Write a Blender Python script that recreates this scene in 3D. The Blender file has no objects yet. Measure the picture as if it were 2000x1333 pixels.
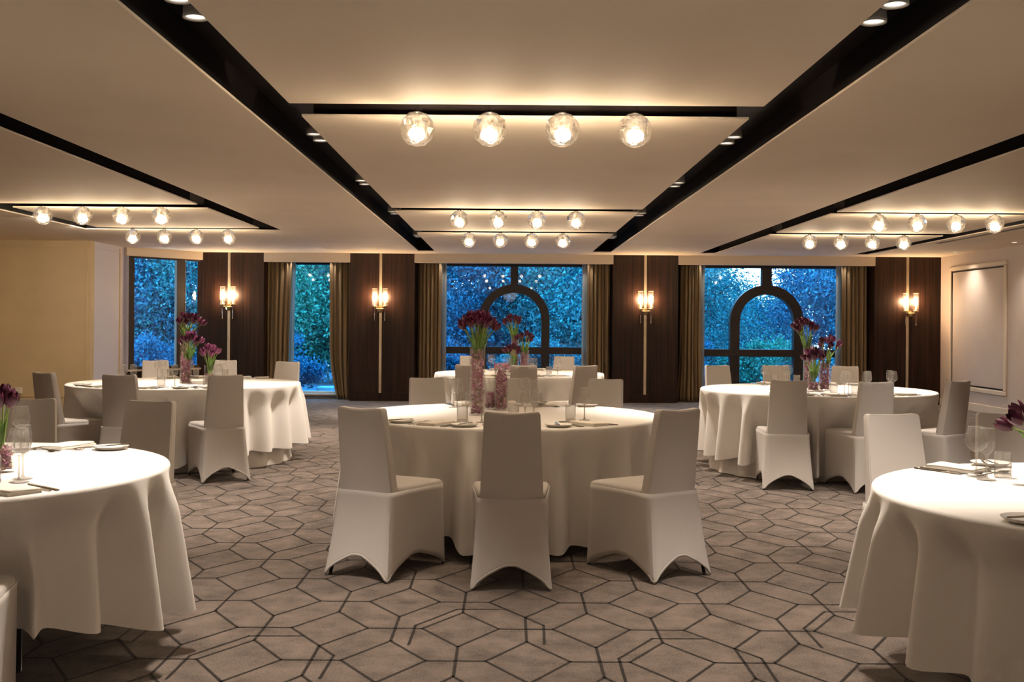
import bpy, bmesh, math, random
import numpy as np
from mathutils import Vector, Matrix
PI = math.pi
random.seed(7)
rng = np.random.default_rng(11)
SC = bpy.context.scene
COL = SC.collection

# ------------------------------------------------------------------ camera
F = 2100.0                      # focal length in pixels of the 2000 px wide frame
H = 1.33                        # eye height
ROLL = 0.007
cr, sr = math.cos(ROLL), math.sin(ROLL)
cam_d = bpy.data.cameras.new('camera'); cam = bpy.data.objects.new('camera', cam_d); COL.objects.link(cam)
cam_d.sensor_fit = 'HORIZONTAL'; cam_d.sensor_width = 36.0; cam_d.lens = 36.0*F/2000.0
cam_d.shift_x = 10/2000.0; cam_d.shift_y = -32.5/2000.0
cam_d.clip_start = 0.05; cam_d.clip_end = 300
R_ = Vector((cr, 0, sr)); U_ = Vector((-sr, 0, cr)); B_ = Vector((0, -1, 0))
M = Matrix((( R_.x, U_.x, B_.x, 0), (R_.y, U_.y, B_.y, 0), (R_.z, U_.z, B_.z, H), (0, 0, 0, 1)))
cam.matrix_world = M
SC.camera = cam

# ------------------------------------------------------------------ view, world
SC.view_settings.view_transform = 'Standard'; SC.view_settings.look = 'None'
SC.view_settings.gamma = 1.0; SC.view_settings.use_curve_mapping = False
SC.view_settings.exposure = 0.45
SC.cycles.use_denoising = True
SC.cycles.max_bounces = 10; SC.cycles.diffuse_bounces = 5; SC.cycles.glossy_bounces = 4
SC.cycles.transmission_bounces = 8; SC.cycles.transparent_max_bounces = 24
SC.cycles.sample_clamp_indirect = 4.0; SC.cycles.sample_clamp_direct = 30.0
SC.cycles.caustics_reflective = False; SC.cycles.caustics_refractive = False
SC.cycles.use_light_tree = True

def lin(r, g, b):
    f = lambda c: (c/255/12.92) if c/255 <= .04045 else ((c/255+.055)/1.055)**2.4
    return (f(r), f(g), f(b), 1)

W = bpy.data.worlds.new('dusk'); SC.world = W; W.use_nodes = True
nt = W.node_tree; nt.nodes.clear()
wo = nt.nodes.new('ShaderNodeOutputWorld'); bg = nt.nodes.new('ShaderNodeBackground')
tc = nt.nodes.new('ShaderNodeTexCoord'); sx = nt.nodes.new('ShaderNodeSeparateXYZ'); rp = nt.nodes.new('ShaderNodeValToRGB')
nt.links.new(tc.outputs['Generated'], sx.inputs[0]); nt.links.new(sx.outputs['Z'], rp.inputs[0])
e = rp.color_ramp.elements
e[0].position = 0.0; e[0].color = (0.62, 0.88, 1.0, 1)
e[1].position = 0.6; e[1].color = (0.04, 0.43, 0.95, 1)
nt.links.new(rp.outputs[0], bg.inputs[0]); bg.inputs[1].default_value = 7.5
nt.links.new(bg.outputs[0], wo.inputs[0])

WARM = (1.0, 0.80, 0.58); WARM2 = (1.0, 0.87, 0.74)
P_PEND, P_SPOT, P_SCONCE, P_FILL = 47.0, 128.0, 34.0, 2.0

def lamp(name, kind, loc, power, color=WARM, size=.05, parent=None, spot=None, blend=.6, rot=(0,0,0), sx_=None, sy_=None):
    d = bpy.data.lights.new(name, kind); d.energy = power; d.color = color
    if kind in ('POINT', 'SPOT'): d.shadow_soft_size = size
    if kind == 'SPOT': d.spot_size = spot; d.spot_blend = blend
    if kind == 'AREA':
        d.shape = 'RECTANGLE'; d.size = sx_; d.size_y = sy_
    o = bpy.data.objects.new(name, d); COL.objects.link(o); o.location = loc; o.rotation_euler = rot
    if parent: o.parent = parent
    return o

# pendant rows and ceiling lamps of the part of the room beside and behind the camera
for x in (-4.2, .1, 4.55):
    for y in ((3.2, -0.5) if abs(x) < 1 else (6.0, 2.2, -1.5)):
        lamp('room_light', 'POINT', (x, y, 2.38), P_FILL, WARM2, .25)

# unseen upward spots behind the camera, added to brighten the ceiling
for x in (-4.6, 0.1, 4.8):
    for y in (1.2, -1.8): lamp('ceiling_fill', 'SPOT', (x, y, .9), 80, WARM2, .15, spot=2.5, blend=.9, rot=(PI, 0, 0))

# ------------------------------------------------------------------ helpers
def uv(px, py):
    dx, dy = px-990.0, py-634.0
    return dx*cr+dy*sr, dx*sr-dy*cr
def at(px, py, Y):
    u, v = uv(px, py); return Vector((u*Y/F, Y, H+v*Y/F))
def on(px, py, z):
    u, v = uv(px, py); Y = (z-H)*F/v; return Vector((u*Y/F, Y, z))

def mat(name):
    m = bpy.data.materials.new(name); m.use_nodes = True
    n = m.node_tree; return m, n, n.nodes['Principled BSDF']
def simple(name, col, rough=.6, metal=0.0, spec=.3, bump=None, var=None, sheen=0, trans=0):
    m, n, b = mat(name)
    b.inputs['Base Color'].default_value = col if len(col) == 4 else (*col, 1)
    b.inputs['Roughness'].default_value = rough; b.inputs['Metallic'].default_value = metal
    b.inputs['Specular IOR Level'].default_value = spec
    if sheen: b.inputs['Sheen Weight'].default_value = sheen; b.inputs['Sheen Roughness'].default_value = .5
    t = n.nodes.new('ShaderNodeTexCoord')
    if bump:
        no = n.nodes.new('ShaderNodeTexNoise'); no.inputs['Scale'].default_value = bump[0]; no.inputs['Detail'].default_value = 3
        bp = n.nodes.new('ShaderNodeBump'); bp.inputs['Strength'].default_value = bump[1]; bp.inputs['Distance'].default_value = .01
        n.links.new(t.outputs['Object'], no.inputs['Vector']); n.links.new(no.outputs['Fac'], bp.inputs['Height']); n.links.new(bp.outputs['Normal'], b.inputs['Normal'])
    if var:
        no = n.nodes.new('ShaderNodeTexNoise'); no.inputs['Scale'].default_value = var[0]; no.inputs['Detail'].default_value = 4
        r = n.nodes.new('ShaderNodeValToRGB'); c = b.inputs['Base Color'].default_value
        r.color_ramp.elements[0].position = .3; r.color_ramp.elements[1].position = .7
        r.color_ramp.elements[0].color = (c[0]*(1-var[1]), c[1]*(1-var[1]), c[2]*(1-var[1]), 1)
        r.color_ramp.elements[1].color = (min(1, c[0]*(1+var[1])), min(1, c[1]*(1+var[1])), min(1, c[2]*(1+var[1])), 1)
        n.links.new(t.outputs['Object'], no.inputs['Vector']); n.links.new(no.outputs['Fac'], r.inputs[0]); n.links.new(r.outputs[0], b.inputs['Base Color'])
    return m
def emit(name, col, s):
    m = bpy.data.materials.new(name); m.use_nodes = True; n = m.node_tree; n.nodes.clear()
    o = n.nodes.new('ShaderNodeOutputMaterial'); x = n.nodes.new('ShaderNodeEmission')
    x.inputs[0].default_value = (*col, 1); x.inputs[1].default_value = s; n.links.new(x.outputs[0], o.inputs[0]); return m
def thin_glass(name, tint=(1, 1, 1), base=.04, edge=.8, rough=0.0):
    m = bpy.data.materials.new(name); m.use_nodes = True; n = m.node_tree; n.nodes.clear()
    o = n.nodes.new('ShaderNodeOutputMaterial'); mx = n.nodes.new('ShaderNodeMixShader')
    t = n.nodes.new('ShaderNodeBsdfTransparent'); g = n.nodes.new('ShaderNodeBsdfGlossy'); f = n.nodes.new('ShaderNodeLayerWeight')
    t.inputs[0].default_value = (*tint, 1); g.inputs['Roughness'].default_value = rough; f.inputs[0].default_value = .5
    p = n.nodes.new('ShaderNodeMath'); p.operation = 'POWER'; p.inputs[1].default_value = 4.0
    a = n.nodes.new('ShaderNodeMath'); a.operation = 'MULTIPLY_ADD'; a.inputs[1].default_value = edge; a.inputs[2].default_value = base; a.use_clamp = True
    n.links.new(f.outputs['Facing'], p.inputs[0]); n.links.new(p.outputs[0], a.inputs[0]); n.links.new(a.outputs[0], mx.inputs[0])
    n.links.new(t.outputs[0], mx.inputs[1]); n.links.new(g.outputs[0], mx.inputs[2]); n.links.new(mx.outputs[0], o.inputs[0]); return m
def cloth_mat(name, col, trans=.0, scale=900.0):
    m, n, b = mat(name)
    b.inputs['Base Color'].default_value = (*col, 1); b.inputs['Roughness'].default_value = .85; b.inputs['Specular IOR Level'].default_value = .1
    b.inputs['Sheen Weight'].default_value = .15
    t = n.nodes.new('ShaderNodeTexCoord'); no = n.nodes.new('ShaderNodeTexNoise'); no.inputs['Scale'].default_value = scale/6; no.inputs['Detail'].default_value = 2
    bp = n.nodes.new('ShaderNodeBump'); bp.inputs['Strength'].default_value = .12; bp.inputs['Distance'].default_value = .004
    n.links.new(t.outputs['Object'], no.inputs['Vector']); n.links.new(no.outputs['Fac'], bp.inputs['Height']); n.links.new(bp.outputs['Normal'], b.inputs['Normal'])
    if trans:
        tr = n.nodes.new('ShaderNodeBsdfTranslucent'); tr.inputs[0].default_value = (*col, 1)
        mx = n.nodes.new('ShaderNodeMixShader'); mx.inputs[0].default_value = trans
        o = n.nodes['Material Output']; n.links.new(b.outputs[0], mx.inputs[1]); n.links.new(tr.outputs[0], mx.inputs[2]); n.links.new(mx.outputs[0], o.inputs[0])
    return m

MT = {}
MT['ceiling'] = simple('ceiling_paint', (.88, .765, .62), .75, spec=.2, var=(1.3, .03))
MT['edge'] = simple('panel_edge_paint', (.80, .70, .58), .5)
MT['dark'] = simple('trough_paint', (.009, .0065, .006), .55, spec=.12)
MT['wall'] = simple('wall_covering', (.54, .455, .395), .7, bump=(220, .1), var=(3, .04))
MT['wall_cream'] = simple('wall_cream', (.56, .43, .26), .65, bump=(160, .1), var=(2.5, .05))
MT['wall_pale'] = simple('wall_pale', (.58, .56, .63), .65)  # lilac tint puts the blue window light into the wall colour
MT['pelmet'] = simple('pelmet_paint', (.64, .54, .43), .6)
MT['bronze'] = simple('bronze_frame', (.034, .027, .025), .5, spec=.2, var=(30, .2))
MT['brass'] = simple('brass', (.60, .44, .22), .28, metal=1.0, var=(40, .1))
MT['brass_strip'] = simple('brass_strip', (.62, .50, .34), .38, metal=.85, var=(6, .1))
MT['steel'] = simple('polished_steel', (.62, .60, .57), .18, metal=1.0, var=(60, .08))
MT['china'] = simple('white_china', (.86, .83, .78), .25, spec=.5)
MT['napkin'] = cloth_mat('napkin_linen', (.76, .70, .62))
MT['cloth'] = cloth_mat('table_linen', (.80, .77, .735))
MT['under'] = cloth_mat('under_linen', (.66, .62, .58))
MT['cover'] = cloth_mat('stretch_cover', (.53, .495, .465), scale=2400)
MT['leg'] = simple('chair_leg_metal', (.1, .1, .1), .4, metal=.8)
MT['curtain'] = cloth_mat('curtain_cloth', (.35, .245, .135), .25)
MT['sheer'] = cloth_mat('sheer_cloth', (.62, .60, .55), .55)
MT['glass'] = thin_glass('window_glass', (.97, .99, 1.0), .035, .8)
MT['stem'] = thin_glass('drinking_glass', (.985, .985, .98), .11, .9)
MT['stem_thick'] = thin_glass('drinking_glass_base', (.86, .85, .83), .16, .7)
MT['vase'] = thin_glass('vase_glass', (.98, .985, .98), .03, .6)
MT['shade_glass'] = thin_glass('sconce_glass', (.97, .95, .92), .05, .8)
MT['bulb'] = emit('pendant_bulb', (1.0, .84, .62), 140)
MT['sconce_bulb'] = emit('sconce_bulb', (1.0, .76, .48), 120)
MT['downlight'] = emit('downlight_lens', (1.0, .86, .70), 1.6)
MT['white_trim'] = simple('white_trim', (.72, .70, .66), .4)
MT['plastic'] = simple('outlet_plastic', (.72, .66, .55), .4)
MT['purple'] = simple('tulip_petal', (.060, .006, .022), .45, spec=.35, var=(60, .5))
MT['mauve'] = simple('tulip_petal_mauve', (.20, .045, .12), .45, spec=.35, var=(60, .45))
MT['green'] = simple('tulip_leaf', (.10, .20, .035), .5, var=(40, .4))
MT['stalk'] = simple('tulip_stalk', (.26, .36, .09), .5)

# carved-crystal glass: clear facets that bend light, part of it passing straight through
def crystal():
    m = bpy.data.materials.new('crystal_glass'); m.use_nodes = True; n = m.node_tree; n.nodes.clear()
    o = n.nodes.new('ShaderNodeOutputMaterial'); t = n.nodes.new('ShaderNodeBsdfTransparent'); g = n.nodes.new('ShaderNodeBsdfGlass')
    g.inputs['Color'].default_value = (.94, .91, .86, 1); g.inputs['IOR'].default_value = 1.5; g.inputs['Roughness'].default_value = 0
    t.inputs[0].default_value = (1, .98, .95, 1)
    ge = n.nodes.new('ShaderNodeNewGeometry'); mr = n.nodes.new('ShaderNodeMapRange'); mr.inputs[3].default_value = .10; mr.inputs[4].default_value = .85
    n.links.new(ge.outputs['Random Per Island'], mr.inputs[0])
    mx = n.nodes.new('ShaderNodeMixShader'); n.links.new(mr.outputs[0], mx.inputs[0])
    tr = n.nodes.new('ShaderNodeBsdfTranslucent'); tr.inputs[0].default_value = (1, .95, .86, 1); m2 = n.nodes.new('ShaderNodeMixShader'); m2.inputs[0].default_value = .003
    n.links.new(t.outputs[0], mx.inputs[1]); n.links.new(g.outputs[0], mx.inputs[2]); n.links.new(mx.outputs[0], m2.inputs[1]); n.links.new(tr.outputs[0], m2.inputs[2]); n.links.new(m2.outputs[0], o.inputs[0]); return m
MT['crystal'] = crystal()
MT['tube'] = thin_glass('ribbed_tube', (.98, .96, .93), .12, .8)
def frosted(m, k):
    n = m.node_tree; o = [x for x in n.nodes if x.type == 'OUTPUT_MATERIAL'][0]; src = o.inputs[0].links[0].from_socket
    tr = n.nodes.new('ShaderNodeBsdfTranslucent'); tr.inputs[0].default_value = (1, .96, .9, 1); mx = n.nodes.new('ShaderNodeMixShader'); mx.inputs[0].default_value = k
    n.links.new(src, mx.inputs[1]); n.links.new(tr.outputs[0], mx.inputs[2]); n.links.new(mx.outputs[0], o.inputs[0])
frosted(MT['tube'], .07); frosted(MT['shade_glass'], .06); frosted(MT['stem_thick'], .14); frosted(MT['stem'], .04)

def wood():
    m, n, b = mat('dark_veneer')
    t = n.nodes.new('ShaderNodeTexCoord'); mp = n.nodes.new('ShaderNodeMapping'); mp.inputs['Scale'].default_value = (38, 38, .7)
    no = n.nodes.new('ShaderNodeTexNoise'); no.inputs['Scale'].default_value = 1.0; no.inputs['Detail'].default_value = 5; no.inputs['Roughness'].default_value = .65
    r = n.nodes.new('ShaderNodeValToRGB'); r.color_ramp.elements[0].position = .35; r.color_ramp.elements[1].position = .72
    r.color_ramp.elements[0].color = (.006, .0025, .0016, 1); r.color_ramp.elements[1].color = (.040, .016, .009, 1)
    n.links.new(t.outputs['Object'], mp.inputs[0]); n.links.new(mp.outputs[0], no.inputs['Vector']); n.links.new(no.outputs['Fac'], r.inputs[0]); n.links.new(r.outputs[0], b.inputs['Base Color'])
    b.inputs['Roughness'].default_value = .42; b.inputs['Specular IOR Level'].default_value = .22
    return m
MT['wood'] = wood()
def carpet(name, c0, c1):
    m, n, b = mat(name)
    t = n.nodes.new('ShaderNodeTexCoord')
    a = n.nodes.new('ShaderNodeTexNoise'); a.inputs['Scale'].default_value = 5.5; a.inputs['Detail'].default_value = 6; a.inputs['Roughness'].default_value = .7
    c = n.nodes.new('ShaderNodeTexNoise'); c.inputs['Scale'].default_value = 150; c.inputs['Detail'].default_value = 2
    mx = n.nodes.new('ShaderNodeMix'); mx.data_type = 'FLOAT'; mx.inputs[0].default_value = .45
    r = n.nodes.new('ShaderNodeValToRGB'); r.color_ramp.elements[0].position = .36; r.color_ramp.elements[1].position = .62
    r.color_ramp.elements[0].color = c0; r.color_ramp.elements[1].color = c1
    n.links.new(t.outputs['Object'], a.inputs['Vector']); n.links.new(t.outputs['Object'], c.inputs['Vector'])
    n.links.new(a.outputs['Fac'], mx.inputs[2]); n.links.new(c.outputs['Fac'], mx.inputs[3]); n.links.new(mx.outputs[0], r.inputs[0]); n.links.new(r.outputs[0], b.inputs['Base Color'])
    bp = n.nodes.new('ShaderNodeBump'); bp.inputs['Strength'].default_value = .5; bp.inputs['Distance'].default_value = .006
    n.links.new(c.outputs['Fac'], bp.inputs['Height']); n.links.new(bp.outputs['Normal'], b.inputs['Normal'])
    b.inputs['Roughness'].default_value = .95; b.inputs['Specular IOR Level'].default_value = .05; b.inputs['Sheen Weight'].default_value = .2
    return m
MT['carpet'] = carpet('carpet_taupe', (.048, .037, .031, 1), (.205, .163, .138, 1))
MT['carpet_line'] = carpet('carpet_line', (.010, .008, .007, 1), (.022, .017, .014, 1))
def leafmat(name, c0, c1, c2=None):
    m, n, b = mat(name)
    g = n.nodes.new('ShaderNodeNewGeometry'); r = n.nodes.new('ShaderNodeValToRGB')
    r.color_ramp.elements[0].color = c0; r.color_ramp.elements[1].color = c1
    if c2: x = r.color_ramp.elements.new(.55); x.color = c2
    n.links.new(g.outputs['Random Per Island'], r.inputs[0]); n.links.new(r.outputs[0], b.inputs['Base Color'])
    b.inputs['Roughness'].default_value = .6
    tr = n.nodes.new('ShaderNodeBsdfTranslucent'); n.links.new(r.outputs[0], tr.inputs[0])
    mx = n.nodes.new('ShaderNodeMixShader'); mx.inputs[0].default_value = .3
    o = n.nodes['Material Output']; n.links.new(b.outputs[0], mx.inputs[1]); n.links.new(tr.outputs[0], mx.inputs[2]); n.links.new(mx.outputs[0], o.inputs[0])
    return m
MT['leaf_a'] = leafmat('foliage_teal', (.002, .045, .08, 1), (.035, .33, .35, 1))
MT['leaf_b'] = leafmat('foliage_green', (.002, .07, .06, 1), (.045, .34, .24, 1))
MT['leaf_c'] = leafmat('foliage_blue', (.002, .028, .08, 1), (.022, .22, .35, 1))
MT['petals'] = leafmat('orchid_petals', (.80, .46, .50, 1), (.92, .74, .66, 1), (.55, .24, .42, 1))
MT['petals_green'] = leafmat('orchid_stalks', (.20, .22, .05, 1), (.70, .50, .36, 1))
MT['bark'] = simple('bark', (.05, .05, .05), .9, bump=(20, .5), var=(8, .4))
MT['paving'] = simple('outdoor_paving', (.12, .18, .24), .7, var=(4, .3))
MT['stone'] = simple('pale_stone', (.42, .48, .52), .7, var=(6, .15))

class MB:
    def __init__(s): s.v = []; s.f = []; s.sm = []
    def add(s, vs, fs, smooth=False):
        b = len(s.v); s.v += [tuple(p) for p in vs]; s.f += [tuple(b+i for i in q) for q in fs]; s.sm += [smooth]*len(fs); return s
    def box(s, x0, x1, y0, y1, z0, z1):
        return s.add([(x0,y0,z0),(x1,y0,z0),(x1,y1,z0),(x0,y1,z0),(x0,y0,z1),(x1,y0,z1),(x1,y1,z1),(x0,y1,z1)],
                     [(0,3,2,1),(4,5,6,7),(0,1,5,4),(1,2,6,5),(2,3,7,6),(3,0,4,7)])
    def lathe(s, prof, n=24, c=(0,0,0), smooth=True, cap0=False, cap1=False):
        vs = []; fs = []
        for r, z in prof:
            for i in range(n):
                a = 2*PI*i/n; vs.append((c[0]+r*math.cos(a), c[1]+r*math.sin(a), c[2]+z))
        for k in range(len(prof)-1):
            for i in range(n):
                j = (i+1) % n; fs.append((k*n+i, k*n+j, (k+1)*n+j, (k+1)*n+i))
        if cap0: fs.append(tuple(reversed(range(n))))
        if cap1: fs.append(tuple((len(prof)-1)*n+i for i in range(n)))
        return s.add(vs, fs, smooth)
    def tube(s, pts, r, n=8, smooth=True):
        pts = [Vector(p) for p in pts]; rr = r if isinstance(r, (list, tuple)) else [r]*len(pts)
        vs = []; fs = []
        for k, p in enumerate(pts):
            d = (pts[min(k+1, len(pts)-1)]-pts[max(k-1, 0)]).normalized()
            a = d.cross(Vector((0, 0, 1))); a = a.normalized() if a.length > 1e-4 else Vector((1, 0, 0)); b = d.cross(a)
            for i in range(n):
                t = 2*PI*i/n; vs.append(p+(a*math.cos(t)+b*math.sin(t))*rr[k])
        for k in range(len(pts)-1):
            for i in range(n):
                j = (i+1) % n; fs.append((k*n+i, k*n+j, (k+1)*n+j, (k+1)*n+i))
        fs.append(tuple(range(n))); fs.append(tuple((len(pts)-1)*n+i for i in reversed(range(n))))
        return s.add(vs, fs, smooth)
    def grid(s, fn, nu, nv, closed=False, smooth=True):
        vs = [fn(i/(nu if closed else nu-1), j/(nv-1)) for j in range(nv) for i in range(nu)]; fs = []
        for j in range(nv-1):
            for i in range(nu if closed else nu-1):
                k = (i+1) % nu; fs.append((j*nu+i, j*nu+k, (j+1)*nu+k, (j+1)*nu+i))
        return s.add(vs, fs, smooth)
    def extrude(s, poly, y0, y1):     # polygon in XZ between two Y
        n = len(poly); vs = [(x, y0, z) for x, z in poly]+[(x, y1, z) for x, z in poly]
        return s.add(vs, [tuple(range(n)), tuple(reversed(range(n, 2*n)))]+[(i, i+n, (i+1) % n+n, (i+1) % n) for i in range(n)])
    def mesh(s, name, m, sharp=None):
        me = bpy.data.meshes.new(name); me.from_pydata(s.v, [], s.f); me.materials.append(m)
        me.polygons.foreach_set('use_smooth', s.sm); me.update()
        if sharp: me.set_sharp_from_angle(angle=sharp)
        return me
    def obj(s, name, m, parent=None, **kw): return put(name, s.mesh(name, MT[m] if isinstance(m, str) else m), parent, **kw)

def put(name, me, parent=None, loc=None, rz=0, bevel=0, solid=0):
    o = bpy.data.objects.new(name, me); COL.objects.link(o)
    if parent: o.parent = parent
    if loc is not None: o.location = loc
    if rz: o.rotation_euler = (0, 0, rz)
    if solid: md = o.modifiers.new('thick', 'SOLIDIFY'); md.thickness = solid; md.offset = -1
    if bevel: md = o.modifiers.new('round', 'BEVEL'); md.width = bevel; md.segments = 2; md.limit_method = 'ANGLE'
    return o
def tag(o, label, cat, group=None, kind=None):
    o['label'] = label; o['category'] = cat
    if group: o['group'] = group
    if kind: o['kind'] = kind
    return o
def struct(o): o['kind'] = 'structure'; return o
def thing(name, label, cat, loc=(0,0,0), rz=0, group=None):
    o = bpy.data.objects.new(name, None); COL.objects.link(o); o.location = loc; o.rotation_euler = (0, 0, rz); o.empty_display_size = .1
    return tag(o, label, cat, group)
def dup(root, loc, rz, label, group=None, parent=None):
    r = root.copy(); COL.objects.link(r); r.location = loc; r.rotation_euler = (0, 0, rz)
    if label: r['label'] = label
    if group: r['group'] = group
    for ch in root.children:
        c = ch.copy(); COL.objects.link(c); c.parent = r
        for g in ch.children:
            d = g.copy(); COL.objects.link(d); d.parent = c
    return r
def empty_struct(name):
    o = bpy.data.objects.new(name, None); COL.objects.link(o); return struct(o)

# ================================================================== ROOM SHELL
ZC = 2.533                      # lower face of the ceiling boards
YW = 18.44                      # front face of the veneered piers
YG = 19.0                       # plane of the window glass
XR = 7.44; XL = -8.2; YB = -5.0
fl = struct(MB().box(XL-.1, XR+.1, YB-.1, 19.35, -.12, 0).obj('floor', 'carpet'))

# carpet design woven into the floor covering: rows of diamonds joined by bars, with stray double lines
def carpet_lines():
    mb = MB(); w = .0062; z = .0012
    P, c, a, b = .57, .449, .167, .262
    def seg(p, q):
        p = Vector((*p, 0)); q = Vector((*q, 0)); d = (q-p).normalized(); n = Vector((-d.y, d.x, 0))*w; p = p-d*w*.6; q = q+d*w*.6
        mb.add([(p+n)[:2]+(z,), (p-n)[:2]+(z,), (q-n)[:2]+(z,), (q+n)[:2]+(z,)], [(0, 1, 2, 3)])
    Y0, X0 = 4.688, .947
    for k in range(-6, 32):
        Y = Y0+k*c
        if Y > 18.9: break
        for i in range(-18, 16):
            X = X0+i*P+(P/2 if k % 2 else 0)
            if X < -7.9 or X > 7.2 or (X < -5.6 and Y > 15.6): continue
            seg((X-a, Y), (X, Y+b)); seg((X, Y+b), (X+a, Y)); seg((X+a, Y), (X, Y-b)); seg((X, Y-b), (X-a, Y))
            seg((X+a, Y), (X+P-a, Y)); seg((X, Y+b), (X, Y+2*c-b))
    for Y, X1 in ((Y0, -.193), (Y0-c, .656), (Y0-4*c, -.193), (Y0+10*c, .1), (Y0+11*c, .95)):
        for i in range(-4, 5):
            X = X1+i*3*P
            if abs(X) > 7: continue
            pts = [(-.204, -.24), (-.2, .045), (-.03, .32), (.2, .325)]
            for p, q in zip(pts, pts[1:]): seg((X+p[0], Y+p[1]), (X+q[0], Y+q[1]))
    for Y, X1 in ((Y0, .947), (Y0+c, .092), (Y0+11*c, .4)):
        for i in range(-4, 5):
            X = X1+i*3*P
            if abs(X) > 7: continue
            pts = [(0, -.262), (.08, -.39), (.073, -.67)]
            for p, q in zip(pts, pts[1:]): seg((X+p[0], Y+p[1]), (X+q[0], Y+q[1]))
    o = mb.obj('carpet_line_pattern', 'carpet_line', fl); o['kind'] = 'stuff'
carpet_lines()

struct(MB().box(XL-.15, XL, YB, 16.0, 0, 2.75).obj('wall_left', 'wall_cream'))
wr = struct(MB().box(XR, XR+.15, YB, 19.2, 0, 2.75).obj('wall_right', 'wall'))
struct(MB().box(XL-.15, XR+.15, YB-.15, YB, 0, 2.75).obj('wall_south', 'wall'))
wl2 = struct(MB().box(XL-.15, -6.2, 16.0, 16.15, 0, 2.6).obj('wall_front_left', 'wall_cream'))
wl3 = struct(MB().box(-6.35, -6.2, 16.15, 17.5, 0, 2.6).obj('wall_return_left', 'wall_pale'))
# flat mouldings on the left walls
def rect_frame(mb, x0, x1, z0, z1, w, y0, y1):
    mb.box(x0, x1, y0, y1, z1-w, z1); mb.box(x0, x1, y0, y1, z0, z0+w); mb.box(x0, x0+w, y0, y1, z0+w, z1-w); mb.box(x1-w, x1, y0, y1, z0+w, z1-w); return mb
rect_frame(MB(), -8.15, -6.245, .2, 2.44, .018, 15.985, 16.0).obj('panel_moulding', 'wall_cream', wl2, bevel=.003)
MB().box(-6.2, -6.19, 17.18, 17.22, .1, 2.5).obj('panel_moulding', 'wall_cream', wl3, bevel=.003)
MB().box(-6.2, -6.19, 16.2, 17.22, 2.43, 2.45).obj('panel_moulding', 'wall_pale', wl3, bevel=.003)
struct(MB().box(-8.15, -6.2, 15.975, 16.0, 0, .12).obj('baseboard_left', 'wall_cream', bevel=.006))
# right wall: framed field with two mouldings
def ymould(mb, y0, y1, z0, z1, w, x0, x1):
    mb.box(x0, x1, y0, y1, z1-w, z1); mb.box(x0, x1, y0, y1, z0, z0+w); mb.box(x0, x1, y0, y0+w, z0+w, z1-w); mb.box(x0, x1, y1-w, y1, z0+w, z1-w); return mb
ymould(MB(), 15.98, 18.02, .31, 2.34, .07, XR-.035, XR).obj('panel_moulding', 'pelmet', wr, bevel=.012)
ymould(MB(), 16.06, 17.94, .39, 2.26, .018, XR-.018, XR).obj('panel_moulding', 'dark', wr, bevel=.004)
MB().box(XR-.012, XR, 16.08, 17.92, .41, 2.24).obj('panel_field', 'wall', wr)
ymould(MB(), 11.4, 15.3, .31, 2.34, .07, XR-.035, XR).obj('panel_moulding', 'pelmet', wr, bevel=.012)
br = struct(MB().box(XR-.03, XR, YB, 18.40, 0, .13).obj('baseboard_right', 'pelmet', bevel=.008))

# ---- ceiling: soffit boards round three coffers, dark recess above, hung boards inside
ce = struct(MB().box(XL-.15, XR+.15, YB-.15, 19.35, 2.73, 2.80).obj('ceiling', 'dark'))
TH = .014
cof = {'l': (-5.50, -2.94, -5.24, -3.17, 14.02), 'c': (-1.474, 1.71, -1.203, 1.40, 17.8), 'r': (3.19, 6.0, 3.455, 5.75, 17.9)}
def board(name, x0, x1, y0, y1, back=True, inset=(.06, .06, .06, .06)):
    p = MB().box(x0, x1, y0, y1, ZC, ZC+TH).obj(name, 'ceiling', ce, bevel=.003)
    if back:
        MB().box(x0+inset[0], x1-inset[1], y0+inset[2], y1-inset[3], ZC+TH, 2.73).obj('board_backing', 'dark', p)
    return p
ye = 19.2
for x0, x1, ia, ib in ((XL-.1, -5.5, 0, .0), (-2.94, -1.474, .0, .0), (1.71, 3.19, .0, .0), (6.0, XR+.1, .0, 0)):
    board('soffit_board', x0, x1, YB-.1, ye, True, (.03 if x0 > -8 else 0, .03 if x1 < 7 else 0, 0, 0))
board('soffit_board', -5.5, -2.94, 14.02, ye, True, (0, 0, .03, 0))
board('soffit_board', -1.474, 1.71, 17.8, ye, True, (0, 0, .03, 0))
board('soffit_board', 3.19, 6.0, 17.9, ye, True, (0, 0, .03, 0))
rows = {'l': [(-4.7, -1.0), (-.65, 2.9), (3.3, 5.85), (6.2, 10.99), (11.38, 13.72)],
        'c': [(-4.7, -.7), (-.3, 3.05), (3.42, 5.89), (6.25, 11.17), (11.48, 13.90), (14.27, 17.8)],
        'r': [(-4.7, -.7), (-.3, 3.05), (3.42, 5.89), (6.25, 11.28), (11.52, 13.83), (14.19, 17.9)]}
for k, rr in rows.items():
    for y0, y1 in rr:
        board('coffer_board', cof[k][2], cof[k][3], y0, y1)
# linear air slot beside the right coffer
MB().box(6.13, 6.20, 8.5, 15.4, ZC-.004, ZC).obj('air_slot', 'wood', ce)

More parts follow.
